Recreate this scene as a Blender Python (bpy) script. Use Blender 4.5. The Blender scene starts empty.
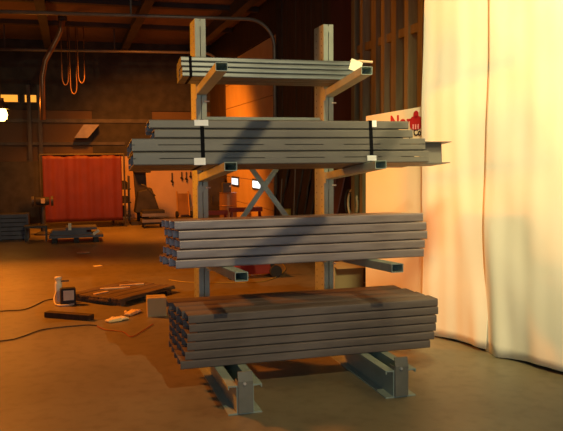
import bpy, math, random
from mathutils import Vector, Matrix
random.seed(7)
sc = bpy.context.scene
col = sc.collection
PI = math.pi

# ------------------------------------------------------------------ materials
def mat(name, c1, c2=None, scale=6.0, rough=.6, metal=0.0, bump=0.0, stretch=(1,1,1), detail=4, lo=.35, hi=.65, spec=.5):
    m = bpy.data.materials.new(name); m.use_nodes = True
    nt = m.node_tree; n = nt.nodes; L = nt.links
    b = n['Principled BSDF']
    b.inputs['Roughness'].default_value = rough
    b.inputs['Metallic'].default_value = metal
    b.inputs['Specular IOR Level'].default_value = spec
    if c2 is None: c2 = tuple(x*.8 for x in c1)
    tc = n.new('ShaderNodeTexCoord'); mp = n.new('ShaderNodeMapping'); mp.inputs['Scale'].default_value = stretch
    nz = n.new('ShaderNodeTexNoise'); nz.inputs['Scale'].default_value = scale; nz.inputs['Detail'].default_value = detail
    cr = n.new('ShaderNodeValToRGB')
    cr.color_ramp.elements[0].position = lo; cr.color_ramp.elements[1].position = hi
    cr.color_ramp.elements[0].color = (*c1, 1); cr.color_ramp.elements[1].color = (*c2, 1)
    L.new(tc.outputs['Object'], mp.inputs['Vector']); L.new(mp.outputs['Vector'], nz.inputs['Vector'])
    L.new(nz.outputs['Fac'], cr.inputs['Fac']); L.new(cr.outputs['Color'], b.inputs['Base Color'])
    if bump:
        bp = n.new('ShaderNodeBump'); bp.inputs['Strength'].default_value = bump; bp.inputs['Distance'].default_value = .02
        L.new(nz.outputs['Fac'], bp.inputs['Height']); L.new(bp.outputs['Normal'], b.inputs['Normal'])
    return m
def emit(name, c, s):
    m = bpy.data.materials.new(name); m.use_nodes = True
    n = m.node_tree.nodes; n.clear()
    e = n.new('ShaderNodeEmission'); o = n.new('ShaderNodeOutputMaterial')
    e.inputs['Color'].default_value = (*c, 1); e.inputs['Strength'].default_value = s
    m.node_tree.links.new(e.outputs[0], o.inputs[0]); return m

M = {}
M['paint'] = mat('rack_paint', (.26,.32,.26), (.31,.37,.30), 9, .5)
M['paint_dark'] = mat('hole_dark', (.03,.03,.03), (.05,.05,.05))
M['plate'] = mat('stop_plate_paint', (.15,.145,.11), (.19,.18,.14), 7, .5)
M['tube'] = mat('bare_tube_steel', (.21,.165,.148), (.33,.27,.245), 5, .42, .25, .05, (.5,3,3))
M['chan'] = mat('mill_scale_steel', (.095,.074,.06), (.165,.132,.11), 3, .68, .0, .05, (.6,3,3), spec=.25)
M['beam'] = mat('grey_primed_steel', (.125,.118,.098), (.155,.147,.122), 4, .5, .15, .0, (.6,2,2))
M['flat'] = mat('galvanised_steel', (.09,.105,.10), (.19,.23,.23), 3, .4, .35, .0, (.7,16,16))
M['bolt'] = mat('zinc_bolt', (.75,.75,.7), (.85,.85,.8), 5, .3, .6)
M['strap'] = mat('black_steel_strap', (.004,.004,.005), (.007,.007,.008), 5, .85, spec=.08)
M['paper'] = mat('white_paper_tag', (.93,.91,.84), (.95,.93,.87), 5, .8)
M['ytag'] = mat('cream_paper_tag', (.90,.86,.62), (.94,.90,.68), 5, .8)
M['cloth'] = mat('white_tarp', (.88,.82,.64), (.91,.85,.68), 2.5, .8, 0, .15)
M['board'] = mat('cream_board', (.82,.70,.46), (.86,.74,.50), 2, .6)
M['red'] = mat('red_letter', (.42,.008,.012), (.50,.012,.016), 5, .6)
M['pink'] = mat('pink_mark', (.75,.35,.33), (.8,.4,.38), 5, .6)
M['black'] = mat('black_letter', (.02,.02,.02), (.03,.03,.03), 5, .6)
M['dark'] = mat('dark_matte', (.02,.018,.016), (.045,.04,.035), 4, .7)  # near-black tone shared by dark fittings and the back-wall panels
M['darkmetal'] = mat('dark_iron', (.05,.045,.04), (.09,.08,.07), 4, .55, .3)
M['wood'] = mat('stud_wood', (.115,.095,.045), (.17,.14,.068), 4, .75, 0, .1, (6,6,.6))
M['woodlight'] = mat('stud_wood_pale', (.17,.145,.075), (.23,.195,.10), 4, .75, 0, .1, (6,6,.6))
M['plank'] = mat('brown_plank', (.03,.018,.01), (.065,.035,.018), 3, .75, 0, .1, (5,5,.5))
M['redpanel'] = mat('dark_red_panel', (.06,.012,.014), (.08,.018,.018), 2, .7)
M['door'] = mat('door_paint', (.60,.42,.26), (.66,.47,.30), 2.5, .6)
M['backwall'] = mat('back_wall_sheet', (.11,.072,.046), (.145,.095,.06), 1.2, .8)
M['roof'] = mat('roof_sheet', (.16,.10,.075), (.22,.14,.10), 1.0, .8)
M['roofbeam'] = mat('roof_beam_steel', (.045,.035,.03), (.07,.055,.045), 2, .7)
M['track'] = mat('track_steel', (.18,.155,.13), (.24,.21,.17), 5, .45, .3)
M['redcloth'] = mat('red_vinyl', (.12,.013,.007), (.15,.018,.009), 3, .6)
M['redpaint'] = mat('red_enamel', (.30,.022,.012), (.38,.035,.018), 4, .4)
M['rubber'] = mat('black_rubber', (.02,.02,.02), (.03,.03,.03), 4, .7)
M['carton'] = mat('cardboard', (.46,.37,.18), (.52,.42,.21), 3, .8)
M['pallet'] = mat('weathered_board', (.07,.045,.025), (.17,.115,.06), 5, .8, 0, .2, (.6,8,3))
M['offcut'] = mat('fresh_wood', (.72,.52,.28), (.8,.6,.34), 5, .7)
M['whiteplastic'] = mat('white_plastic', (.62,.58,.46), (.7,.66,.53), 5, .4)
M['yellowcord'] = mat('yellow_cord', (.45,.32,.05), (.5,.36,.07), 5, .6)
M['copper'] = mat('brown_drum', (.28,.15,.07), (.38,.21,.10), 3, .35, .4)
M['bluegrey'] = mat('blue_grey_slats', (.10,.11,.14), (.14,.15,.18), 4, .6)
M['glove'] = mat('tan_leather', (.80,.60,.25), (.9,.7,.33), 9, .8)
M['hose'] = mat('khaki_hose', (.42,.37,.22), (.5,.45,.28), 9, .6)
M['bulb'] = emit('sodium_bulb_glow', (1,.50,.09), 22)
M['glowstrip'] = emit('lit_window_glow', (1,.36,.04), 1.3)
M['pane'] = emit('daylit_pane', (.95,1,.97), 1.6)

# concrete floor: stains, trowel marks
m = bpy.data.materials.new('concrete_floor'); m.use_nodes = True
nt = m.node_tree; n = nt.nodes; L = nt.links; b = n['Principled BSDF']; b.inputs['Roughness'].default_value = .42
tc = n.new('ShaderNodeTexCoord')
n1 = n.new('ShaderNodeTexNoise'); n1.inputs['Scale'].default_value = .9; n1.inputs['Detail'].default_value = 6
n2 = n.new('ShaderNodeTexNoise'); n2.inputs['Scale'].default_value = 9; n2.inputs['Detail'].default_value = 8
c1 = n.new('ShaderNodeValToRGB'); c1.color_ramp.elements[0].position = .35; c1.color_ramp.elements[1].position = .68
c1.color_ramp.elements[0].color = (.18,.15,.085,1); c1.color_ramp.elements[1].color = (.25,.21,.125,1)
c2 = n.new('ShaderNodeValToRGB'); c2.color_ramp.elements[0].position = .30; c2.color_ramp.elements[1].position = .52
c2.color_ramp.elements[0].color = (.80,.79,.77,1); c2.color_ramp.elements[1].color = (1,1,1,1)
mx = n.new('ShaderNodeMix'); mx.data_type = 'RGBA'; mx.blend_type = 'MULTIPLY'; mx.inputs[0].default_value = 1
L.new(tc.outputs['Object'], n1.inputs['Vector']); L.new(tc.outputs['Object'], n2.inputs['Vector'])
L.new(n1.outputs['Fac'], c1.inputs['Fac']); L.new(n2.outputs['Fac'], c2.inputs['Fac'])
L.new(c1.outputs['Color'], mx.inputs[6]); L.new(c2.outputs['Color'], mx.inputs[7]); L.new(mx.outputs[2], b.inputs['Base Color'])
M['floor'] = m

# ------------------------------------------------------------------ mesh helpers
class MB:
    def __init__(s): s.v = []; s.f = []
    def add(s, vs, fs):
        o = len(s.v); s.v += [tuple(p) for p in vs]; s.f += [tuple(i+o for i in f) for f in fs]; return s
    def box(s, x0, x1, y0, y1, z0, z1):
        v = [(x,y,z) for x in (x0,x1) for y in (y0,y1) for z in (z0,z1)]
        return s.add(v, [(0,1,3,2),(4,6,7,5),(0,4,5,1),(2,3,7,6),(0,2,6,4),(1,5,7,3)])
    def hexa(s, b4, t4):
        return s.add(list(b4)+list(t4), [(3,2,1,0),(4,5,6,7),(0,1,5,4),(1,2,6,5),(2,3,7,6),(3,0,4,7)])
    def prism(s, poly, fn, a, b):          # solid outline, fn(u, v, t) -> point
        k = len(poly)
        v = [fn(u,w,a) for u,w in poly]+[fn(u,w,b) for u,w in poly]
        return s.add(v, [tuple(range(k))[::-1], tuple(range(k,2*k))]+[(i,(i+1)%k,k+(i+1)%k,k+i) for i in range(k)])
    def hollow(s, outer, inner, fn, a, b): # tube with wall
        k = len(outer)
        v = [fn(u,w,a) for u,w in outer]+[fn(u,w,a) for u,w in inner]+[fn(u,w,b) for u,w in outer]+[fn(u,w,b) for u,w in inner]
        f = []
        for i in range(k):
            j = (i+1)%k
            f += [(i,j,2*k+j,2*k+i),(k+j,k+i,3*k+i,3*k+j),(j,i,k+i,k+j),(2*k+i,2*k+j,3*k+j,3*k+i)]
        return s.add(v, f)
    def tube(s, pts, r, k=8, caps=True):
        pts = [Vector(p) for p in pts]; rings = []
        rr = r if isinstance(r, (list,tuple)) else [r]*len(pts)
        up = Vector((0,0,1))
        for i,p in enumerate(pts):
            d = (pts[min(i+1,len(pts)-1)]-pts[max(i-1,0)]).normalized()
            a = d.cross(up)
            if a.length < 1e-3: a = d.cross(Vector((1,0,0)))
            a.normalize(); c = a.cross(d)
            rings.append([p+rr[i]*(a*math.cos(2*PI*j/k)+c*math.sin(2*PI*j/k)) for j in range(k)])
        v = [q for R in rings for q in R]; f = []
        for i in range(len(pts)-1):
            for j in range(k):
                f.append((i*k+j, i*k+(j+1)%k, (i+1)*k+(j+1)%k, (i+1)*k+j))
        if caps: f += [tuple(range(k))[::-1], tuple((len(pts)-1)*k+j for j in range(k))]
        return s.add(v, f)
    def lathe(s, prof, c=(0,0,0), k=20):
        v = []; f = []
        for r,z in prof:
            for j in range(k): v.append((c[0]+r*math.cos(2*PI*j/k), c[1]+r*math.sin(2*PI*j/k), c[2]+z))
        for i in range(len(prof)-1):
            for j in range(k): f.append((i*k+j, i*k+(j+1)%k, (i+1)*k+(j+1)%k, (i+1)*k+j))
        f += [tuple(range(k))[::-1], tuple((len(prof)-1)*k+j for j in range(k))]
        return s.add(v, f)
    def build(s, name, m, parent=None, smooth=False, bevel=0):
        me = bpy.data.meshes.new(name); me.from_pydata(s.v, [], s.f); me.validate()
        import bmesh
        bm = bmesh.new(); bm.from_mesh(me); bmesh.ops.recalc_face_normals(bm, faces=bm.faces[:]); bm.to_mesh(me); bm.free()
        if smooth:
            for p in me.polygons: p.use_smooth = True
        me.materials.append(M[m] if isinstance(m,str) else m)
        o = bpy.data.objects.new(name, me); col.objects.link(o)
        if parent is not None: o.parent = parent
        if bevel:
            bv = o.modifiers.new('bevel','BEVEL'); bv.width = bevel; bv.segments = 2; bv.limit_method = 'ANGLE'
        return o
def tag(o, label, cat, group=None):
    o['label'] = label; o['category'] = cat
    if group: o['group'] = group
    return o
def thing(name, label, cat, loc=(0,0,0), rz=0, group=None):
    o = bpy.data.objects.new(name, None); o.empty_display_size = .1; col.objects.link(o)
    o.location = loc; o.rotation_euler = (0,0,rz)
    return tag(o, label, cat, group)
def struct(name, mb, m, parent=None, **k):
    o = mb.build(name, m, parent, **k)
    if parent is None: o['kind'] = 'structure'
    return o
def rrect(y0, y1, z0, z1, r, n=3):
    P = []
    for cy,cz,a in ((y1-r,z1-r,0),(y0+r,z1-r,PI/2),(y0+r,z0+r,PI),(y1-r,z0+r,3*PI/2)):
        for i in range(n+1):
            t = a+PI/2*i/n; P.append((cy+r*math.cos(t), cz+r*math.sin(t)))
    return P
alongX = lambda u,w,t: (t,u,w)
alongZ = lambda u,w,t: (u,w,t)

# ------------------------------------------------------------------ camera
cam = bpy.data.cameras.new('camera'); co = bpy.data.objects.new('camera', cam); col.objects.link(co)
r_ = Vector((0.96040423,-0.27850517,-0.00765403)); u_ = Vector((0.03016213,0.07662264,0.99660384)); f_ = Vector((0.27697285,0.95737341,-0.08198902))
mw = Matrix((( r_.x,u_.x,-f_.x,-1.06468),( r_.y,u_.y,-f_.y,-6.0472),( r_.z,u_.z,-f_.z,1.69796),(0,0,0,1)))
co.matrix_world = mw
cam.sensor_width = 36; cam.sensor_fit = 'HORIZONTAL'; cam.lens = 728.92*36/563; cam.clip_end = 200
sc.camera = co

# ------------------------------------------------------------------ setting
XW = 2.8; YB = 14.5; ZC = 5.7
struct('floor', MB().box(-14, XW+.2, -9, YB+.2, -.1, 0), 'floor')
ZR = 4.78
struct('ceiling', MB().box(-14, XW+.2, -9, 3.0, ZC, ZC+.1).box(-14, XW+.2, 2.95, 3.0, ZR, ZC).box(-14, XW+.2, 3.0, YB+.2, ZR, ZR+.1), 'roof')
for i,x in enumerate((-3.4,-1.5,.4,2.2)):
    struct('trim_%d' % (i+1), MB().box(x-.05, x+.05, 3.02, YB, ZR-.29, ZR-.27).box(x-.012, x+.012, 3.02, YB, ZR-.27, ZR).box(x-.09, x+.09, 3.02, YB, ZR-.31, ZR-.29), 'roofbeam')
for i,y in enumerate((9.0, 11.6)):
    struct('trim_%d' % (i+5), MB().box(-14, XW, y-.09, y+.09, ZR-.10, ZR-.001), 'roofbeam')
# back wall with girts and window band
w = MB().box(-14, XW+.2, YB, YB+.15, 0, 2.95)
wb = struct('wall_back', w, 'backwall')
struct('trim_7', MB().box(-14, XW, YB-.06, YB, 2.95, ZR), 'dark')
struct('trim_8', MB().box(-14, XW, YB-.1, YB, 2.62, 2.72), 'darkmetal')
struct('trim_9', MB().box(-14, .4, YB-.1, YB, 2.02, 2.10), 'darkmetal')
for i,x in enumerate((-2.05,-1.78)):
    struct('trim_%d' % (10+i), MB().box(x-.05, x+.05, YB-.16, YB-.1, 0, 3.6), 'darkmetal')
for i,(xa,xb) in enumerate(((-2.78,-2.32),(-2.14,-1.86))):
    o = struct('window_%d' % (i+1), MB().box(xa-.04, xb+.04, YB-.12, YB-.062, 3.12, 3.36), 'darkmetal')
    MB().box(xa, xb, YB-.14, YB-.121, 3.15, 3.33).build('pane', 'glowstrip', o)
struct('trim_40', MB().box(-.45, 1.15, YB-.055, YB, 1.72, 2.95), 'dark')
struct('trim_41', MB().box(.05, XW, YB-.03, YB, 0, 1.72), 'door')  # paler paint stands in for stronger lamp light on this stretch of wall
# right wall
struct('wall_right', MB().box(XW, XW+.2, -9, 7.5, 0, ZC).box(XW, XW+.2, 12.5, YB, 0, ZR).box(XW, XW+.2, 7.5, 12.5, 4.05, ZR), 'plank')
struct('trim_12', MB().box(XW-.04, XW, 7.06, 7.46, 0, ZR), 'dark')
struct('trim_13', MB().box(XW-.02, XW, 7.46, 7.50, 0, 4.05), 'track')
w = MB()
yy = 7.05
while yy > 4.42:
    w.box(XW-.03-.012*random.random(), XW, yy-.275, yy-.004, 0, ZR); yy -= .28
struct('trim_14', w, 'plank')
struct('trim_15', MB().box(XW-.05, XW, 3.36, 4.40, 0, ZR), 'redpanel')
k = 16
for i,y in enumerate((3.24,2.95,2.55,2.27,1.96,1.62,1.28,.9,.5)):
    wd = (.06,.05,.075,.05,.07,.05,.06,.05,.05)[i]
    struct('trim_%d' % k, MB().box(XW-.16, XW, y-wd, y+wd, 0, ZR), 'wood' if i % 2 == 0 else 'woodlight'); k += 1
struct('trim_%d' % k, MB().box(XW-.13, XW, .4, 3.2, 3.05, 3.15), 'wood'); k += 1
# overhead sectional door
d = MB()
for i in range(7):
    z0 = .02+i*.575; d.box(XW+.03, XW+.08, 7.52, 12.48, z0, z0+.565)
dr = struct('door_1', d, 'door', bevel=.008)
for (ya,yb) in ((11.1,11.75),(8.95,9.6)):
    f = MB().box(XW+.01, XW+.03, ya-.07, yb+.07, .955, 1.195).build('window_frame', 'darkmetal', dr)
    MB().box(XW+.0, XW+.01, ya, yb, 1.0, 1.15).build('window_pane', 'pane', dr)
def track(y, z, zb, label):
    t = thing('overhead_door_track', label, 'door track', (XW-.035, y, 0), 0, 'overhead door tracks')
    pts = [(-7.2,0,z-.1)]+[(-.55,0,z)]+[(-.55+.5*math.sin(a),0,z-.5+.5*math.cos(a)) for a in [PI/2*i/8 for i in range(1,9)]]+[(-.05,0,zb)]
    MB().tube(pts, .035, 8).build('rail', 'track', t, smooth=True)
    for x in (-5.2,-2.7): MB().box(x-.015,x+.015,-.012,.012,z-.03,ZR).build('hanger','darkmetal',t)
track(7.42, 4.24, .02, 'nearer grey overhead door rail curving down beside the orange door')
track(12.3, 4.28, 4.0, 'farther grey overhead door rail, lower of the two under the roof')

# hanging conduit and hoses
t = thing('hanging_conduit', 'rusty conduit pipe hanging from the roof and bending left', 'pipe', (-1.15, 10.5, 0))
MB().tube([(.03,0,ZR),(.03,0,4.6),(-.02,0,4.4),(-.08,0,4.25),(-.35,0,3.75),(-.42,0,3.4),(-.44,0,2.5)], .06, 10).build('pipe', 'copper', t, smooth=True)
MB().lathe([(.09,-.06),(.1,0),(.09,.06)], (.03,0,4.66), 12).build('coupling','darkmetal',t)
for i,(x,zb) in enumerate(((-1.1,3.55),(-.92,3.35),(-.74,3.6))):
    pts = [(x+.07*math.cos(PI*j/10), 11.6, zb+.0+(-.2*math.sin(PI*j/10))) for j in range(11)]
    pts = [(x+.07,11.6,ZR-.10)]+pts+[(x-.07,11.6,ZR-.10)]
    tag(MB().tube(pts,.013,6).build('hanging_hose','copper',smooth=True), ['leftmost of the three thin hose loops hanging under the dark roof','middle of the three thin hose loops hanging under the dark roof','rightmost of the three thin hose loops hanging under the dark roof'][i], 'hose', 'hose loops under the roof')

# ------------------------------------------------------------------ the rack
S = 1.12; HW = .0446; D = .25; H = 2.825
def channel_z(side):                     # column half, toes meeting in the middle
    a,b,t = .003*side, HW*side, .005*side
    return [(b,0),(a,0),(a,.006),(b-t,.006),(b-t,D-.006),(a,D-.006),(a,D),(b,D)]
rack = thing('cantilever_rack', 'grey-green steel cantilever rack with two columns, floor bases and six sloping arms', 'rack')
for cx in (0, S):
    c = MB()
    for sd in (-1,1): c.prism([(cx+u,w) for u,w in channel_z(sd)], alongZ, .011, H)
    for z in (.3,.85,1.4,1.95,2.4,2.76): c.box(cx-.004,cx+.004,.0,.012,z,z+.05)
    cm = c.build('column', 'paint', rack)
    h = MB()
    for i in range(44):
        z = .25+i*.0585
        for yo in (.055,.195):
            h.add([(cx-HW-.0006, yo+.008*math.cos(a*PI/4), z+.008*math.sin(a*PI/4)) for a in range(8)], [tuple(range(8))])
    h.build('bolt_hole', 'paint_dark', cm)['kind'] = 'stuff'
    LB = 1.475
    b = MB()
    for sd in (-1,1):
        x0 = cx+sd*.051; x1 = cx+sd*.115; t = sd*.007
        poly = [(x0,.0),(x1,.0),(x1,.008),(x0+t,.011),(x0+t,.185),(x1-t,.188),(x1-t,.172),(x1,.172),(x1,.196),(x0,.196)]
        b.prism(poly, lambda u,w,tt: (u,tt,w), -LB, D+.02)
    b.box(cx-.05,cx+.05,-LB,D,.0,.01)
    bm_ = b.build('base', 'paint', rack)
    p = MB()
    prof = [(-1.493,.012),(-1.493,.225),(-1.472,.285),(-1.464,.285),(-1.484,.222),(-1.484,.012)]
    p.prism(prof, lambda u,w,t: (t,u,w), cx-.049, cx+.049)
    for sd in (-1,1): p.box(cx+sd*.0495-.0025, cx+sd*.0495+.0025-.001*0, -1.484, -1.40, .012, .222)
    pl = p.build('stop_plate', 'plate', bm_); pl['label'] = 'upright end stop plate with a bolt'
    MB().tube([(cx-.008,-1.493,.212),(cx-.008,-1.505,.212)], .010, 8).build('bolt', 'bolt', pl)
arm_spec = ((.855,2.366,.12,.062),(1.12,1.656,.10,.060),(1.412,.936,.06,.062))
for cx in (0, S):
    for Lx,zt,sl,hh in arm_spec:
        def fn(u,w,t, cx=cx,zt=zt,sl=sl,Lx=Lx): return (cx+u, t, zt-(t+Lx)*sl+w)
        a = MB().hollow(rrect(-HW,HW,-hh,0,.005,2), rrect(-HW+.005,HW-.005,-hh+.005,-.005,.003,2), fn, -Lx, -.001)
        ao = a.build('arm', 'paint', rack)
        zr = zt-Lx*sl
        MB().hexa([(cx-HW-.004,-.06,zr-hh-.03),(cx-HW,-.06,zr-hh-.03),(cx-HW,D*.6,zr-hh-.03),(cx-HW-.004,D*.6,zr-hh-.03)],
                  [(cx-HW-.004,-.06,zr+.006),(cx-HW,-.06,zr+.006),(cx-HW,D*.6,zr),(cx-HW-.004,D*.6,zr)]).build('bracket_plate','paint',ao)
        MB().tube([(cx+HW-.02,-.02,zr-hh-.05),(cx+HW+.018,-.02,zr-hh-.05)], .006, 6).build('pin', 'bolt', ao)
MB().box(HW, S-HW, .1, .14, 2.005, 2.03).build('tie_bar', 'paint', rack)
MB().box(HW, S-HW, .1, .14, .83, .855).build('tie_bar', 'paint', rack)
for (za,zb,yo) in ((2.004,.856,.11),(.856,2.004,.122)):
    x0,x1 = .145,.985; dx,dz = x1-x0, zb-za; ln = math.hypot(dx,dz); nx,nz = -dz/ln*.022, dx/ln*.022
    MB().hexa([(x0-nx,yo,za-nz),(x1-nx,yo,zb-nz),(x1+nx,yo,zb+nz),(x0+nx,yo,za+nz)],
              [(x0-nx,yo+.008,za-nz),(x1-nx,yo+.008,zb-nz),(x1+nx,yo+.008,zb+nz),(x0+nx,yo+.008,za+nz)]).build('cross_brace','paint',rack)

# ------------------------------------------------------------------ loads
ORD = {4:['topmost','second','third','bottom'],5:['topmost','second','middle','fourth','bottom'],6:['topmost','second','third','fourth','fifth','bottom']}
DEP = {2:['front','rear'],3:['front','middle','rear'],4:['front','second-from-front','third-from-front','rear']}
def put(o, x, origin, tilt, ly, lz):
    c,s = math.cos(tilt), math.sin(tilt)
    o.location = (x, origin[0]+ly*c-lz*s, origin[1]+ly*s+lz*c); o.rotation_euler = (tilt,0,0)
    return o
def bar_copy(src, first):
    if first: return src
    o = src.copy(); col.objects.link(o)
    return o
# third level: hollow rectangular tubes, five rows of three
T3 = -math.atan(.06); w3,h3,L3 = .203,.0622,1.91
proto = MB().hollow(rrect(0,w3,0,h3,.009), rrect(.004,w3-.004,.004,h3-.004,.006), alongX, 0, L3).build('steel_tube','tube',smooth=False)
sx = [-.372,-.350,-.344,-.364,-.377]; first = True
er = [1.0,1.0,1.02,.99,.97]
for r in range(5):
    for k in range(3):
        o = bar_copy(proto, first); first = False
        put(o, sx[4-r if False else r]-.010*k+random.uniform(-.004,.004)-(.008*k if r==4 else 0), (-1.0,.9135), T3, k*(w3+.002), (4-r)*(h3+.0060))
        tag(o, 'bare hollow steel tube, %s row and %s column of the middle stack of tubes' % (ORD[5][r], DEP[3][k]), 'steel tube', 'hollow tubes on the rack\'s lower arms')
# base level: channels lying toes down, six rows of four
w4,h4,L4 = .163,.0592,1.945
def chan_profile(w,h,r,t):
    P = []
    for i in range(4): a = PI/2*i/3; P.append((w-r+r*math.cos(a), h-r+r*math.sin(a)))
    for i in range(4): a = PI/2+PI/2*i/3; P.append((r+r*math.cos(a), h-r+r*math.sin(a)))
    P += [(0,.006),(.006,0),(.018,0),(.018,t),(t,t+.004),(t,h-t),(w-t,h-t),(w-t,t+.004),(w-.018,t),(w-.018,0),(w-.006,0),(w,.006)]
    return P
proto = MB().prism(chan_profile(w4,h4,.010,.006), alongX, 0, L4).build('steel_channel','chan')
first = True; sx = [-.292,-.292,-.300,-.308,-.322,-.358]
for r in range(6):
    for k in range(4):
        o = bar_copy(proto, first); first = False
        put(o, sx[r]-(.024,.022,.017,.013,.008,.0)[r]*k+random.uniform(-.007,.007), (-1.02,.1985), 0, k*(w4+.003)+(.004 if r%2 else 0), (5-r)*(h4+.0056))
        tag(o, 'brown mill-scale steel channel, %s row and %s column of the lowest stack' % (ORD[6][r], DEP[4][k]), 'steel channel', 'channels on the rack bases')
# second level: strapped columns below, lighter channels above
T2 = -math.atan(.10); O2 = (-.92,1.6385)
def slotted(L, plates):
    c = MB(); h = .0900; wd = .25
    g = .0028
    for z0,z1 in ((0,h/2-g),(h/2+g,h)):
        lo = z0 == 0
        if lo: poly = [(0,z1),(0,.006),(.006,0),(wd-.006,0),(wd,.006),(wd,z1),(wd-.006,z1),(wd-.006,.006),(.006,.006),(.006,z1)]
        else: poly = [(0,z0),(.006,z0),(.006,h-.006),(wd-.006,h-.006),(wd-.006,z0),(wd,z0),(wd,h-.006),(wd-.006,h),(.006,h),(0,h-.006)]
        c.prism(poly, alongX, 0, L)
    x = .12
    while x < L: c.box(x-.10,x+.06,.0005,.005,h/2-.003,h/2+.003); x += .46
    return c
first = True
Lc = 2.235
for r in (2,3):
    for k in range(2):
        lx = (-.648,-.642)[r-2] + .004*k
        o = slotted(Lc+(.02 if r==3 else 0), k==1).build('rack_column_beam','beam')
        put(o, lx, O2, T2, k*.253, (3-r)*.0955)
        tag(o, 'grey slotted steel column beam, %s row and %s column of the strapped stack' % (ORD[4][r], DEP[2][k]), 'steel beam', 'slotted beams in the strapped stack')
        if k == 1:
            q = MB()
            q.box(Lc,Lc+.34,-.05,.14,.084,.0895) if r == 2 else q.box(Lc,Lc+.24,-.05,.14,.001,.0065)
            if r == 2: q.box(Lc,Lc+.32,-.05,.14,-.085,-.079); q.box(Lc+.09,Lc+.29,.03,.038,-.079,.084)
            q.build('end_bracket','beam',o)['label'] = 'projecting flanged end bracket'
proto = MB().prism(chan_profile(.196,.0612,.012,.006), alongX, 0, 1.975).build('steel_channel','beam'); first = True
for r in (0,1):
    for k in range(2):
        o = bar_copy(proto, first); first = False
        put(o, (-.525,-.49)[r]+.012*k, O2, T2, k*.2, .191+(1-r)*.0665)
        tag(o, 'smooth grey steel channel, %s row and %s column of the strapped stack' % (ORD[4][r], DEP[2][k]), 'steel channel', 'channels in the strapped stack')
top2 = .191+.0665+.0612
for x,lab in ((-.155,'left black strap around the strapped stack of grey beams'),(1.135,'right black strap around the strapped stack of grey beams')):
    s = MB(); e = .0025; wd = .506
    s.hollow(rrect(-e,wd+e,-.0012,top2+e,.004,2), rrect(-e*.3,wd+.0005,-.0003,top2+.0004,.004,2), alongX, -.014, .014)
    o = s.build('steel_strap','strap'); put(o, x, O2, T2, 0, 0); tag(o, lab, 'strap', 'straps round the second-level stack')
def tagcard(x, ly, lz, w, h, origin, tilt, label, name='paper_tag', m='paper', rot=0, group='white tags on the strapped stack'):
    t = MB().box(-w/2,w/2,-.0008,.0008,-h/2,h/2).build(name, m)
    put(t, x, origin, tilt, ly, lz); t.rotation_euler = (tilt, rot, 0)
    return tag(t, label, 'tag', group)
for x,lz,w,h,lab in ((-.16,.296,.10,.042,'white tag under the left strap, at the top edge of the grey beams'),(-.18,.022,.082,.05,'white tag under the left strap, at the bottom edge of the grey beams'),
                     (1.165,.296,.036,.05,'white tag beside the right strap, at the top edge of the grey beams'),(1.135,.035,.075,.04,'white tag under the right strap, at the bottom edge of the grey beams')):
    tagcard(x, -.0036, lz, w, h, O2, T2, lab)
# top level: thin bars in a bundle
T1 = -math.atan(.12); O1 = (-.38,2.3125)
w1,h1,L1 = .135,.0375,1.43
proto = MB().prism(rrect(0,w1,0,h1,.007,2), alongX, 0, L1).build('flat_bar','flat'); first = True
for r in range(4):
    for k in range(2):
        o = bar_copy(proto, first); first = False
        put(o, -.215+random.uniform(-.004,.004)+.002*r, O1, T1, k*(w1+.002), (3-r)*(h1+.0022))
        tag(o, 'thin streaky grey steel bar, %s row and %s column of the top bundle' % (ORD[4][r], DEP[2][k]), 'steel bar', 'bars in the top bundle')
s = MB(); hh1 = 4*(h1+.0022)
s.hollow(rrect(-.0025,.2745,-.0012,hh1+.0025,.004,2), rrect(-.0008,.2730,-.0003,hh1+.0004,.004,2), alongX, -.011, .011)
o = s.build('steel_strap','strap'); put(o, -.145, O1, T1, 0, 0); tag(o, 'black strap around the left end of the top bundle', 'strap')
tagcard(1.225, -.003, .118, .105, .095, O1, T1, 'cream paper tag tilted on the right end of the top bundle', 'paper_tag', 'ytag', math.radians(20), None)
o = MB().tube([(1.20,-.31,2.473),(1.30,-.33,2.474),(1.38,-.36,2.466)], .011, 7).build('wood_stick','offcut'); tag(o, 'short pale stick poking out behind the cream paper tag', 'stick')

# ------------------------------------------------------------------ board and white sheets on the right
dv = Vector((.2643,-.9644,0)); nv = Vector((-.9644,-.2643,0))
A = Vector((1.915,1.06,0))
def onboard(s, z, off=0): return A+dv*s+nv*off+Vector((0,0,z))
bmx = Matrix(((dv.x,0,-nv.x,0),(dv.y,0,-nv.y,0),(0,1,0,0),(0,0,0,1)))
board = thing('sign_board', 'tall cream sign board with red lettering, partly behind the white sheet', 'board', A)
q = MB(); q.hexa([onboard(0,.012)-A,onboard(1.6,.012)-A,onboard(1.6,.012,-.03)-A,onboard(0,.012,-.03)-A],[onboard(0,2.10)-A,onboard(1.6,2.19)-A,onboard(1.6,2.19,-.03)-A,onboard(0,2.10,-.03)-A])
q.build('panel','board',board,bevel=.003)
q = MB(); q.hexa([onboard(.012,.0)-A,onboard(.06,.0)-A,onboard(.06,.0,-.12)-A,onboard(.012,.0,-.12)-A],[onboard(.012,2.0,-.031)-A,onboard(.06,2.0,-.031)-A,onboard(.06,2.0,-.07)-A,onboard(.012,2.0,-.07)-A]); q.build('back_batten','wood',board)
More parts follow.
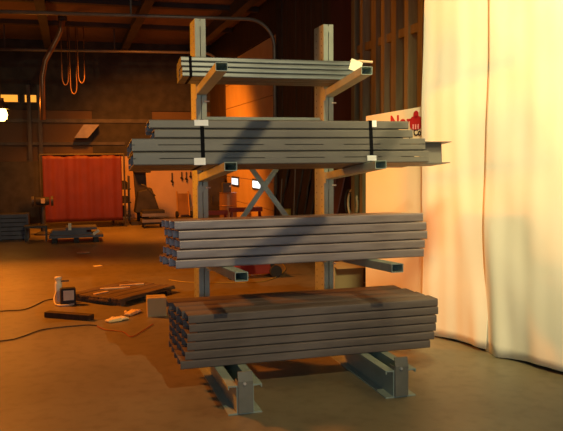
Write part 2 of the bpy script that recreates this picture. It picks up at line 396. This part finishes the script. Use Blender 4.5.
def text(body, s, z, size, m, name, bold=0.0, sx=1.0):
    cu = bpy.data.curves.new(name,'FONT'); cu.body = body; cu.size = size; cu.extrude = .0015; cu.offset = bold
    tmp = bpy.data.objects.new(name, cu); col.objects.link(tmp)
    me = bpy.data.meshes.new_from_object(tmp.evaluated_get(bpy.context.evaluated_depsgraph_get()))
    bpy.data.objects.remove(tmp); me.name = name
    me.transform(Matrix.Diagonal((sx,1,1,1)))
    me.materials.clear(); me.materials.append(M[m])
    o = bpy.data.objects.new(name, me); col.objects.link(o); o.parent = board
    p = onboard(s,z,.003)-A
    o.matrix_local = Matrix(((dv.x,0,nv.x,p.x),(dv.y,0,nv.y,p.y),(0,1,0,p.z),(0,0,0,1)))
    return o
text('North', .392, 1.955, .185, 'red', 'lettering', .004, .98)['label'] = 'red lettering'
text('y Co', .678, 1.878, .09, 'black', 'lettering', .003, .95)['label'] = 'black lettering'
def disc(pts, off, m, name, parent):
    q = MB(); k = len(pts)
    v = [onboard(s,z,off)-A for s,z in pts]+[onboard(s,z,off+.003)-A for s,z in pts]
    q.add(v, [tuple(range(k)),tuple(range(k,2*k))[::-1]]+[(i,(i+1)%k,k+(i+1)%k,k+i) for i in range(k)])
    return q.build(name,m,parent)
em = disc([(.776+.085*math.copysign(abs(math.cos(a))**.7,math.cos(a)), 1.998+.066*math.copysign(abs(math.sin(a))**.7,math.sin(a))) for a in [2*PI*i/24 for i in range(24)]], .005, 'red', 'emblem', board)
disc([(.776+.036*math.cos(a), 2.078+.036*math.sin(a)) for a in [2*PI*i/16 for i in range(16)]], .005, 'red', 'emblem_knob', em)
for ds in (-.035,.0,.035): disc([(.776+ds-.006,1.938),(.776+ds+.006,1.938),(.776+ds+.006,1.985),(.776+ds-.006,1.985)], .009, 'pink', 'emblem_bar', em)

def sheet(s0, s1, off, name, label, foldf, ph, ztop=ZC-.02, gather=None):
    ns,nz = 90,60; v = []; f = []
    for j in range(nz+1):
        h = j/nz; z = .012+h*(ztop-.012)
        for i in range(ns+1):
            u = i/ns; s = s0+(s1-s0)*u
            amp = .002+.009*(1-h)**1.5
            o = off+amp*(math.sin(s*6+.4+.5*math.sin(z*1.3))+.6*math.sin(s*14+z*.6)+.3*math.sin(s*31+z))+.005*math.sin(z*2.1+s*3)
            o += .005*math.sin(7*z+5*s+2*math.sin(3*s))*(1-h)
            ss = s+.012*math.sin(z*2.2+ph)
            if gather:
                gs,ga = gather
                low = max(0,1-z/1.5)
                dgs = s-gs-.10*low*0
                o += ga*low*math.exp(-((s-gs+(z*.12))/.09)**2)
                o -= .6*ga*low*math.exp(-((s-gs+.24+z*.05)/.13)**2)
            zz = z
            if j == 0: zz = max(.003, .02+.018*math.sin(s*5+ph))
            v.append(onboard(ss,zz,max(o,.018)))
    for j in range(nz):
        for i in range(ns):
            a = j*(ns+1)+i; f.append((a,a+1,a+ns+2,a+ns+1))
    o = MB().add(v,f).build(name,'cloth',smooth=True)
    sm = o.modifiers.new('thickness','SOLIDIFY'); sm.thickness = .003
    return tag(o,label,'sheet','white sheets on the right wall')
sheet(.932, 1.735, .060, 'hanging_sheet', 'white hanging sheet right behind the rack, covering the sign board\'s edge', 7.0, .4, gather=(1.64,.035))
sheet(1.700, 4.6, .067, 'hanging_sheet', 'white hanging sheet farthest right, cut by the photo edge', 5.2, 2.2, gather=(1.90,.04))

# ------------------------------------------------------------------ left background
q = MB(); v=[];f=[]
ns,nz=50,16
for j in range(nz+1):
    for i in range(ns+1):
        u=i/ns; z=.16+1.58*j/nz; x=-1.68+1.82*u
        v.append((x, 12+.016*math.sin(x*9+.6*math.sin(z*2))+.008*math.sin(x*31+1)-.015*math.sin(z*3), z))
for j in range(nz):
    for i in range(ns):
        a=j*(ns+1)+i; f.append((a,a+1,a+ns+2,a+ns+1))
t = thing('welding_screen', 'large red welding curtain hanging on a frame at the back left', 'curtain', (0,0,0))
o = q.add(v,f).build('curtain','redcloth',t,smooth=True); o.modifiers.new('thickness','SOLIDIFY').thickness=.004
MB().tube([(-1.74,12,1.76),(.20,12,1.76)],.02,8).build('top_rail','darkmetal',t)
for x in (-1.74,.20): MB().tube([(x,12,0),(x,12,1.78)],.022,8).build('post','darkmetal',t)
# pallet of steel pieces in front of the red curtain
t = thing('steel_pile', 'low dark pile of flat steel on runners below the red curtain', 'pile', (-.98,9.3,0))
for x in (-.42,0,.38): MB().box(x-.05,x+.05,-.35,.35,0,.10).build('runner','dark',t)
MB().box(-.52,.52,-.4,.4,.101,.15).build('plate','bluegrey',t)
for i,(a,b,z) in enumerate(((-.5,.3,.152),(-.46,.2,.2),(-.2,.40,.248))): MB().box(a,b,-.3,.3,z,z+.045).build('plate','bluegrey',t)
tag(MB().box(-.03,.03,-.004,.004,-.07,.07).build('paper_tag','ytag'),'small upright yellow tag on the pile below the red curtain','tag').location=(-1.10,8.97,.32)
o=tag(MB().box(-.07,.07,-.004,.004,-.028,.028).build('paper_tag','ytag'),'small slanted yellow tag at the right end of the pile below the red curtain','tag'); o.location=(-.60,8.885,.20); o.rotation_euler=(0,-.6,0)
# slatted crate
t = thing('slatted_crate', 'blue-grey slatted crate on the floor at the far left edge', 'crate', (-2.2,10.1,0))
for i in range(6): MB().box(-.30,.28,-.25,-.22,.02+i*.088,.09+i*.088).build('slat','bluegrey',t)
MB().box(-.30,.28,-.219,.25,.0,.53).build('box','dark',t)
for x in (-.3,.24): MB().box(x,x+.04,-.27,-.25,0,.54).build('post','bluegrey',t)
# dark partition and bench
t = thing('dark_partition', 'black partition screen standing behind the crate at far left', 'partition', (-2.2,13.2,0))
MB().box(-1.4,.46,-.03,.03,.05,1.6).build('panel','dark',t)
for x in (-1.4,.42): MB().box(x,x+.06,-.2,.2,0,.05).build('foot','darkmetal',t)
t = thing('bench_grinder', 'dark pedestal machine with a bright lit tool rest, beside the crate', 'machine', (-1.66,10.75,0))
MB().lathe([(.2,0),(.2,.03),(.06,.08),(.05,.62),(.1,.66)],(0,0,0),14).build('pedestal','darkmetal',t)
MB().tube([(-.14,0,.74),(.14,0,.74)],.09,12).build('motor','dark',t)
for x in (-.2,.2): MB().tube([(x-.025,0,.74),(x+.025,0,.74)],.11,16).build('wheel','darkmetal',t)
MB().box(-.03,.05,-.16,-.08,.70,.80).build('tool_rest','offcut',t)
t = thing('steel_stand', 'dark low steel stand with thin legs between the crate and the red curtain', 'stand', (-1.74,9.55,0))
MB().box(-.25,.2,-.2,.2,.28,.32).build('top','darkmetal',t)
for x in (-.23,.16):
    for y in (-.18,.16): MB().box(x,x+.03,y,y+.03,0,.28).build('leg','darkmetal',t)
# sodium lamp
t = thing('sodium_lamp', 'glowing orange high-bay lamp hanging at the far left', 'lamp', (-2.50,11.4,2.66))
MB().lathe([(.06,-.15),(.12,-.10),(.14,0),(.11,.10),(.05,.14)],(0,0,0),16).build('bulb','bulb',t,smooth=True)
MB().lathe([(.2,.12),(.14,.2),(.07,.3),(.07,.36)],(0,0,0),16).build('shade','darkmetal',t)
MB().tube([(0,0,.35),(0,0,ZR-.10-2.66)],.012,6).build('cord','dark',t)
# pale hood on the far wall
t = thing('exhaust_hood', 'pale angled sheet-metal duct high on the back wall above the red curtain', 'duct', (-.63,14.1,2.2))
MB().hexa([(-.3,-.2,0),(.05,-.2,0),(.05,.25,0),(-.3,.25,0)],[(-.05,-.2,.35),(.35,-.2,.35),(.35,.25,.35),(-.05,.25,.35)]).build('duct','track',t)
# black posts / machine before the orange back wall
t = thing('drill_press', 'tall dark drill press standing before the orange back wall', 'machine', (.66,12.6,0))
MB().box(-.3,.3,-.3,.3,0,.08).build('foot','dark',t)
MB().hexa([(-.12,-.1,.08),(.16,-.1,.08),(.16,.1,.08),(-.12,.1,.08)],[(-.22,-.1,1.75),(.08,-.1,1.75),(.08,.1,1.75),(-.22,.1,1.75)]).build('column','dark',t)
MB().hexa([(-.2,-.35,.3),(.42,-.35,.3),(.42,.2,.3),(-.2,.2,.3)],[(-.12,-.35,.85),(.22,-.35,.92),(.22,.2,.92),(-.12,.2,.85)]).build('body','dark',t,bevel=.03)
MB().box(-.2,.2,-.4,.1,1.3,1.72).build('head','dark',t,bevel=.02)
MB().tube([(-.03,-.3,1.0),(.05,-.34,.98),(.3,-.36,.72)],.02,6).build('lever','darkmetal',t)
t = thing('wire_rack', 'dark cluttered metal shelf left of the drill press', 'shelf', (.17,13.4,0))
for x in (-.2,.22):
    for y in (-.2,.2): MB().box(x,x+.03,y,y+.03,0,1.2).build('post','darkmetal',t)
for z in (.15,.5,.85): MB().box(-.22,.27,-.22,.24,z,z+.025).build('shelf','dark',t)
for i,(a,b,z,h) in enumerate(((-.18,.02,.526,.22),(.04,.22,.526,.15),(-.12,.15,.176,.25),(-.15,.2,.876,.2))):
    tag(MB().lathe([((b-a)/2,0),((b-a)/2*1.0,h*.8),((b-a)/2*.7,h)],(0,0,0),10).build('steel_can',('darkmetal','dark','darkmetal','dark')[i]),['dark can on the middle shelf, left','dark can on the middle shelf, right','dark can on the bottom shelf beside the drill press','dark can on top of the cluttered shelf'][i],'can').location=(.17+(a+b)/2,13.4,z)
# pallet jack with pale bars
t = thing('tool_cart', 'low black cart with pale steel edges behind the tube stack\'s left end', 'cart', (.80,11.6,0))
for z in (.14,.28): MB().box(-.26,.30,-.25,.25,z,z+.07).build('tray','track',t)
MB().box(-.24,.28,-.23,.23,.35,.42).build('body','dark',t)
MB().box(-.24,.28,-.23,.23,.09,.14).build('chassis','dark',t)
for x in (-.2,.22):
    for y in (-.2,.2): MB().tube([(x-.02,y,.045),(x+.02,y,.045)],.045,10).build('wheel','rubber',t)
# tools on the back wall
for i,(x,z,h) in enumerate(((1.68,1.22,.32),(1.95,1.24,.22),(2.08,1.24,.26),(2.2,1.24,.16))):
    t = thing('hand_tool', ['leftmost and longest dark tool hung on the orange back wall','second dark tool from the left on the orange back wall','third dark tool from the left on the orange back wall','rightmost and shortest dark tool on the orange back wall'][i], 'tool', (x,YB-.07,z), 0, 'tools hung on the back wall')
    MB().tube([(0,0,.02),(0,0,-h*.6)],.018,7).build('handle','darkmetal',t)
    MB().tube([(-.03,0,-h*.6),(.02,0,-h*.75),(.01,0,-h)],.03,7).build('head','dark',t)
# chair-like stool and handtruck
t = thing('hand_truck', 'brown hand truck leaning on the orange back wall', 'hand truck', (1.95,14.1,0))
for x in (-.16,.16): MB().tube([(x,0,.05),(x,.25,.72)],.02,8).build('rail','copper',t)
MB().hexa([(-.15,.0,.08),(.15,.0,.08),(.15,.02,.08),(-.15,.02,.08)],[(-.15,.23,.66),(.15,.23,.66),(.15,.25,.66),(-.15,.25,.66)]).build('plate','copper',t)
MB().tube([(.18,.0,.2),(.34,.02,.45),(.36,.05,.66)],.014,7).build('handle','copper',t)
for x in (-.2,.2): MB().tube([(x-.03,.02,.09),(x+.03,.02,.09)],.09,12).build('wheel','rubber',t)
# drum and grey box
t = thing('steel_drum', 'shiny brown drum standing left of the lit door windows', 'drum', (2.33,10.0,0))
MB().lathe([(.19,0),(.2,.02),(.195,.28),(.205,.29),(.195,.3),(.195,.58),(.205,.59),(.195,.6),(.19,.86),(.2,.88),(.18,.88)],(0,0,0),20).build('barrel','copper',t,smooth=False)
t = thing('control_box', 'small grey box with a pale knob on top of the brown drum', 'box', (2.29,10.0,.881))
MB().box(-.09,.10,-.08,.08,0,.22).build('body','darkmetal',t,bevel=.01)
MB().tube([(.07,-.08,.14),(.07,-.11,.14)],.02,8).build('knob','bolt',t)
# dark cabinet between column and drum
t = thing('dark_cabinet', 'tall black cabinet between the left rack column and the brown drum', 'cabinet', (2.45,12.55,0))
MB().box(-.3,.3,-.2,.2,0,1.15).build('body','dark',t,bevel=.01)
MB().tube([(-.05,-.23,.5),(-.05,-.23,.7)],.012,6).build('handle','darkmetal',t)
# red sawhorses behind the rack
for i,(x,y,L) in enumerate(((1.35,6.6,.5),(2.0,6.9,.62))):
    t = thing('saw_horse', ['red sawhorse nearer the left rack column','red sawhorse under the door windows by the cross brace'][i], 'sawhorse', (x,y,0), 0, 'red sawhorses behind the rack')
    MB().box(-L/2,L/2,-.04,.04,.66+.02*i,.74+.02*i).build('beam','redpaint',t,bevel=.005)
    for sx_ in (-1,1):
        for sy in (-1,1): MB().tube([(sx_*L*.42,sy*.03,.68),(sx_*L*.48,sy*.24,.012)],.018,6).build('leg','redpaint',t)
    for sx_ in (-1,1): MB().tube([(sx_*L*.46,-.2,.15),(sx_*L*.46,.2,.15)],.012,6).build('stretcher','redpaint',t)
# red floor jack
t = thing('floor_jack', 'red wheeled floor jack on the floor behind the tube stack', 'jack', (1.36,3.85,0))
MB().hexa([(-.42,-.14,.05),(.26,-.14,.05),(.26,.14,.05),(-.42,.14,.05)],[(-.42,-.12,.15),(.22,-.12,.24),(.22,.12,.24),(-.42,.12,.15)]).build('body','redpaint',t,bevel=.01)
MB().tube([(-.36,-.02,.16),(.1,0,.30)],.03,8).build('lift_arm','redpaint',t)
for y in (-.17,.17):
    MB().tube([(.30,y-.03,.085),(.30,y+.03,.085)],.085,16).build('wheel','rubber',t)
    MB().tube([(-.34,y-.025,.05),(-.34,y+.025,.05)],.05,12).build('caster','rubber',t)
MB().tube([(.22,0,.2),(.44,0,.34)],.018,8).build('handle_socket','track',t)
# panels leaning by the red wall, clutter on planks
for i,(y,h,wd,m_) in enumerate(((6.75,1.5,.14,'dark'),(6.25,1.42,.2,'plank'),(5.85,1.62,.16,'dark'),(5.45,1.55,.16,'plank'),(5.05,1.5,.12,'plank'))):
    q=MB(); zz=[]
    n_=12; v=[];f=[]
    for j in range(n_+1):
        z=.012+h*j/n_; a=random.uniform(-.03,.03); b_=random.uniform(-.03,.03); lean=.26*(1-j/n_)
        v+=[(XW-.075-lean,y-wd+a,z),(XW-.075-lean,y+wd+b_,z),(XW-.05-lean,y+wd+b_,z),(XW-.05-lean,y-wd+a,z)]
    for j in range(n_):
        for e in range(4): f.append((4*j+e,4*j+(e+1)%4,4*j+4+(e+1)%4,4*j+4+e))
    f+=[(3,2,1,0),(4*n_,4*n_+1,4*n_+2,4*n_+3)]
    tag(q.add(v,f).build('rough_slab',m_), ['near-black rough slab leaning nearest the orange door','brown rough slab leaning second from the orange door','near-black rough slab, middle of the five leaning on the plank wall','brown rough slab leaning fourth from the orange door','brown rough slab leaning beside the right rack column'][i],'slab','rough slabs leaning on the plank wall')
for i,(y,h) in enumerate(((6.05,1.3),(5.25,1.6))):
    tag(MB().tube([(XW-.42,y,.0),(XW-.36,y-.02,h)],.012,7).build('metal_rod','track'),['thin pale rod standing among the slabs, nearer the orange door','thin pale rod standing among the slabs, nearer the right column'][i],'rod','pale rods')
t = thing('stool', 'dark wooden stool in front of the leaning slabs', 'stool', (2.3,5.4,0))
MB().lathe([(.16,.62),(.17,.64),(.16,.66)],(0,0,0),16).build('seat','dark',t)
for a in range(4): MB().tube([(.1*math.cos(a*PI/2+.7),.1*math.sin(a*PI/2+.7),.62),(.17*math.cos(a*PI/2+.7),.17*math.sin(a*PI/2+.7),.01)],.016,6).build('leg','dark',t)
t = thing('paint_can', 'small bright yellow can seen just above the tube stack', 'can', (2.33,5.4,.661)); 
MB().lathe([(.075,0),(.08,.005),(.075,.02),(.075,.15),(.08,.16),(.07,.165)],(0,0,0),16).build('can','yellowcord',t)
t = thing('hose_coil', 'coiled khaki and black hose hung on the dark red panel', 'hose', (XW-.09,3.42,1.03))
for i in range(4):
    MB().tube([(-.012*i,.17*math.cos(a)+.03*i*(-1)**i,(.16+.01*i)*math.sin(a)) for a in [2*PI*j/24 for j in range(25)]],.018,7,False).build('loop',('rubber','hose','rubber','hose')[i],t,smooth=True)
MB().tube([(.04,0,.15),(-.06,0,.15)],.012,6).build('hook','darkmetal',t)
for i,(y,h,dx) in enumerate(((3.98,1.9,.30),(3.72,1.6,.36))):
    tag(MB().hexa([(XW-.1-dx,y-.13,.005),(XW-.1-dx,y+.1,.005),(XW-.08-dx,y+.1,.005),(XW-.08-dx,y-.13,.005)],[(XW-.075,y-.05,h),(XW-.075,y+.2,h),(XW-.055,y+.2,h),(XW-.055,y-.05,h)]).build('red_board','redpanel'),['taller dark red board leaning on the red panel','shorter dark red board leaning on the red panel, nearer the sign board'][i],'board','dark red boards')
t = thing('cardboard_box', 'orange-brown cardboard box on the floor behind the right column', 'box', (2.3,2.7,0))
MB().box(-.2,.2,-.18,.18,0,.30).build('carton','carton',t,bevel=.004)
MB().hexa([(-.2,-.3,.28),(.2,-.3,.28),(.2,-.18,.3),(-.2,-.18,.3)],[(-.2,-.3,.284),(.2,-.3,.284),(.2,-.18,.304),(-.2,-.18,.304)]).build('flap','carton',t)
# tan carton by the bottom stack
t = thing('cardboard_box', 'plain tan cardboard box on the floor left of the bottom stack', 'box', (-.215,1.76,0), -.05)
MB().box(-.10,.10,-.10,.10,0,.20).build('carton','carton',t,bevel=.003)
MB().box(-.10,.10,-.002,.002,.20,.2015).build('seam','pallet',t)
# pile of weathered boards
PA=.77; ca,sa=math.cos(PA),math.sin(PA)
def pile(u,w,z): return (-.49+u*ca-w*sa, 2.93+u*sa+w*ca, z)
for i in range(2):
    for j in range(5):
        o = MB().box(-.52+.05*random.random(),.48+.05*random.random(),-.072,.072,0,.022).build('wood_board','pallet',bevel=.003)
        o.rotation_euler=(0,0,PA+random.uniform(-.015,.015)); o.location=pile(0,(j-2)*.16,.0415+i*.0235)
        tag(o,'dark weathered board, %s layer, %s of the pile by the white bottle' % (('lower','upper')[i],('front','second','third','fourth','rearmost')[j]),'board','weathered boards in the low pile')
for j,u in enumerate((-.42,0,.42)):
    o=MB().box(-.04,.04,-.38,.38,0,.040).build('wood_bearer','pallet'); o.location=pile(u,0,.0); o.rotation_euler=(0,0,PA)
    tag(o,'%s wooden bearer under the low pile of weathered boards' % ('left','middle','right')[j],'board','bearers under the weathered boards')
for i,(u,w_,a,L_) in enumerate(((.0,.12,-.75,.36),(.28,.10,-.65,.30),(-.32,.05,-.1,.20))):
    o=MB().box(-L_/2,L_/2,-.02,.02,0,.012).build('wood_offcut','offcut'); o.location=pile(u,w_,.0880); o.rotation_euler=(0,0,PA+a)
    tag(o,['longest bright wood strip on top of the weathered boards','bright wood strip at the right on the weathered boards','short bright wood strip at the left front of the weathered boards'][i],'offcut','bright strips on the boards')
# white bottle with hose and small black framed box
t = thing('white_bottle', 'tall white bottle with a curved white hose beside the weathered boards', 'bottle', (-1.235,2.84,0))
MB().lathe([(.04,0),(.042,.01),(.042,.22),(.036,.235),(.030,.24),(.033,.262),(.042,.27),(.042,.295),(.030,.30)],(0,0,0),16).build('bottle','whiteplastic',t,smooth=True)
MB().tube([(-.03,-.03,.12),(-.05,-.08,.05),(-.045,-.14,.016),(-.03,-.24,.013),(.01,-.31,.013),(.1,-.32,.013),(.17,-.30,.02)],.012,8).build('hose','whiteplastic',t,smooth=True)
MB().box(.03,.12,-.01,.01,.235,.25).build('nozzle','dark',t)
t = thing('work_light', 'small black framed box with a pale face beside the white bottle', 'lamp', (-1.13,2.62,0), .1)
MB().box(-.085,.085,-.05,.05,0.0,.20).build('housing','rubber',t,bevel=.012)
MB().box(-.055,.062,-.058,-.0505,.06,.175).build('face','whiteplastic',t)
# timber block, gloves
o=MB().box(-.28,.28,-.045,.045,0,.06).build('timber_block','plank',bevel=.004); o.location=(-1.12,1.86,.001); o.rotation_euler=(0,0,-.62)
tag(o,'short brown timber lying on the floor in front of the white bottle','timber')
def glove(x,y,rz,label):
    t=thing('work_glove',label,'glove',(x,y,.0),rz,'tan gloves on the floor')
    q=MB(); q.hexa([(-.1,-.045,.004),(.06,-.055,.004),(.06,.055,.004),(-.1,.045,.004)],[(-.1,-.035,.03),(.05,-.045,.04),(.05,.045,.04),(-.1,.035,.03)]); q.build('palm','glove',t,bevel=.012)
    for i in range(4): MB().tube([(.05,-.04+.027*i,.02),(.10,-.046+.03*i,.024),(.145-.012*abs(i-1.5),-.05+.033*i,.016)],[.014,.014,.010],8).build('finger','glove',t,smooth=True)
    MB().tube([(-.03,.04,.018),(.02,.085,.02),(.06,.11,.014)],[.016,.015,.011],8).build('thumb','glove',t,smooth=True)
glove(-.66,1.58,.5,'tan work glove on the floor, nearer of the two by the timber')
glove(-.47,1.86,1.0,'tan work glove on the floor, farther of the two by the box')
# cords
def cord(pts,r,m_,label):
    # smooth path
    P=[Vector(p) for p in pts]; out=[]
    for i in range(len(P)-1):
        p0=P[max(i-1,0)];p1=P[i];p2=P[i+1];p3=P[min(i+2,len(P)-1)]
        for k_ in range(8):
            t_=k_/8; out.append(.5*((2*p1)+(p2-p0)*t_+(2*p0-5*p1+4*p2-p3)*t_**2+(3*p1-p0-3*p2+p3)*t_**3))
    out.append(P[-1])
    return tag(MB().tube(out,r,6).build('power_cord',m_,smooth=True),label,'cord')
z=.0085
cord([(-2.6,.9,z),(-1.73,1.04,z),(-1.56,1.14,z),(-1.35,1.40,z),(-.97,1.46,z),(-.85,1.40,z)],.006,'rubber','black cord snaking in from the left edge to the timber')
cord([(-.85,1.38,z),(-.78,1.2,z),(-.62,1.05,z),(-.57,.85,z),(-.50,.9,z),(-.3,1.3,z)],.004,'redpaint','thin red cord curving across the floor before the tan box')
cord([(-2.6,2.3,z),(-1.85,2.44,z),(-1.59,2.47,z),(-1.4,2.9,z),(-1.28,3.0,z)],.006,'rubber','black cord running from the left edge to the white bottle')
cord([(.2,3.9,z),(.44,3.61,z),(.95,3.43,z),(1.3,3.35,z),(1.62,3.6,z),(1.97,4.26,z),(2.1,4.9,z)],.006,'yellowcord','yellow cord curving on the floor behind the rack')
o=MB().lathe([(.11,0),(.12,.006),(.10,.012)],(0,0,0),20).build('floor_plate','whiteplastic'); o.location=(-.88,7.28,.0005); tag(o,'pale round plate flat on the floor before the red curtain','plate')
o=MB().box(-.06,.06,-.05,.05,0,.004).build('paper_scrap','ytag'); o.location=(-.69,5.59,.0005); o.rotation_euler=(0,0,.4); tag(o,'small pale scrap of paper on the open floor','paper')

# unseen bars added before the front lamp to cast diagonal shadow bands on the stacks
KEYF=Vector((.9,-6.6,5.2))
for i,(a,b) in enumerate((((.28,-.92,1.96),(.01,-.92,1.64)),((.66,-1.0,1.24),(.13,-1.0,.94)),((1.36,-.92,1.92),(1.15,-.92,1.66)))):
    A_=KEYF+.36*(Vector(a)-KEYF); B_=KEYF+.36*(Vector(b)-KEYF)
    struct('trim_%d' % (50+i), MB().tube([A_+.12*(A_-B_), B_+.12*(B_-A_)], .024, 8), 'roofbeam')
# ------------------------------------------------------------------ lights
def light(kind,name,loc,target,energy,color,**k):
    l=bpy.data.lights.new(name,kind); l.energy=energy; l.color=color
    for a,b_ in k.items(): setattr(l,a,b_)
    o=bpy.data.objects.new(name,l); col.objects.link(o); o.location=loc
    o.rotation_euler=(Vector(target)-Vector(loc)).to_track_quat('-Z','Y').to_euler()
    return o
light('SPOT','flood_on_sheets',(.5,-3.9,5.4),(2.75,-.95,2.35),1750,(1,.84,.42),spot_size=math.radians(50),spot_blend=.75,shadow_soft_size=.5)
light('SPOT','flood_front',(.9,-6.6,5.2),(.3,-.4,2.35),880,(1,.78,.42),spot_size=math.radians(66),spot_blend=1.0,shadow_soft_size=.015)
light('AREA','cool_front_fill',(-1.6,-8.6,2.2),(.6,0,1.9),23,(.62,.83,1),shape='RECTANGLE',size=2.4,size_y=2.4,spread=math.radians(80))  # bluish fill added behind the camera to lift the rack's front faces
SOD=(1,.25,.010)
light('SPOT','sodium_bay',(-4.2,4.5,4.4),(-2.7,2.7,0),2500,SOD,spot_size=math.radians(98),spot_blend=.5,shadow_soft_size=.3)
light('SPOT','sodium_bay',(-.4,9.6,4.3),(1.4,12.2,.4),1300,SOD,spot_size=math.radians(110),spot_blend=.6,shadow_soft_size=.3)
light('POINT','sodium_bulb',(-2.50,11.1,2.55),(0,0,0),45,SOD,shadow_soft_size=.15)
light('SPOT','sodium_bay',(-6.0,-.5,1.7),(0,0,2.9),1900,SOD,spot_size=math.radians(40),spot_blend=.6,shadow_soft_size=.4)
w=bpy.data.worlds.new('world'); sc.world=w; w.use_nodes=True
w.node_tree.nodes['Background'].inputs[0].default_value=(.55,.75,1,1); w.node_tree.nodes['Background'].inputs[1].default_value=.012

vs=sc.view_settings; vs.view_transform='Standard'; vs.look='None'; vs.gamma=1; vs.use_curve_mapping=False; vs.exposure=0
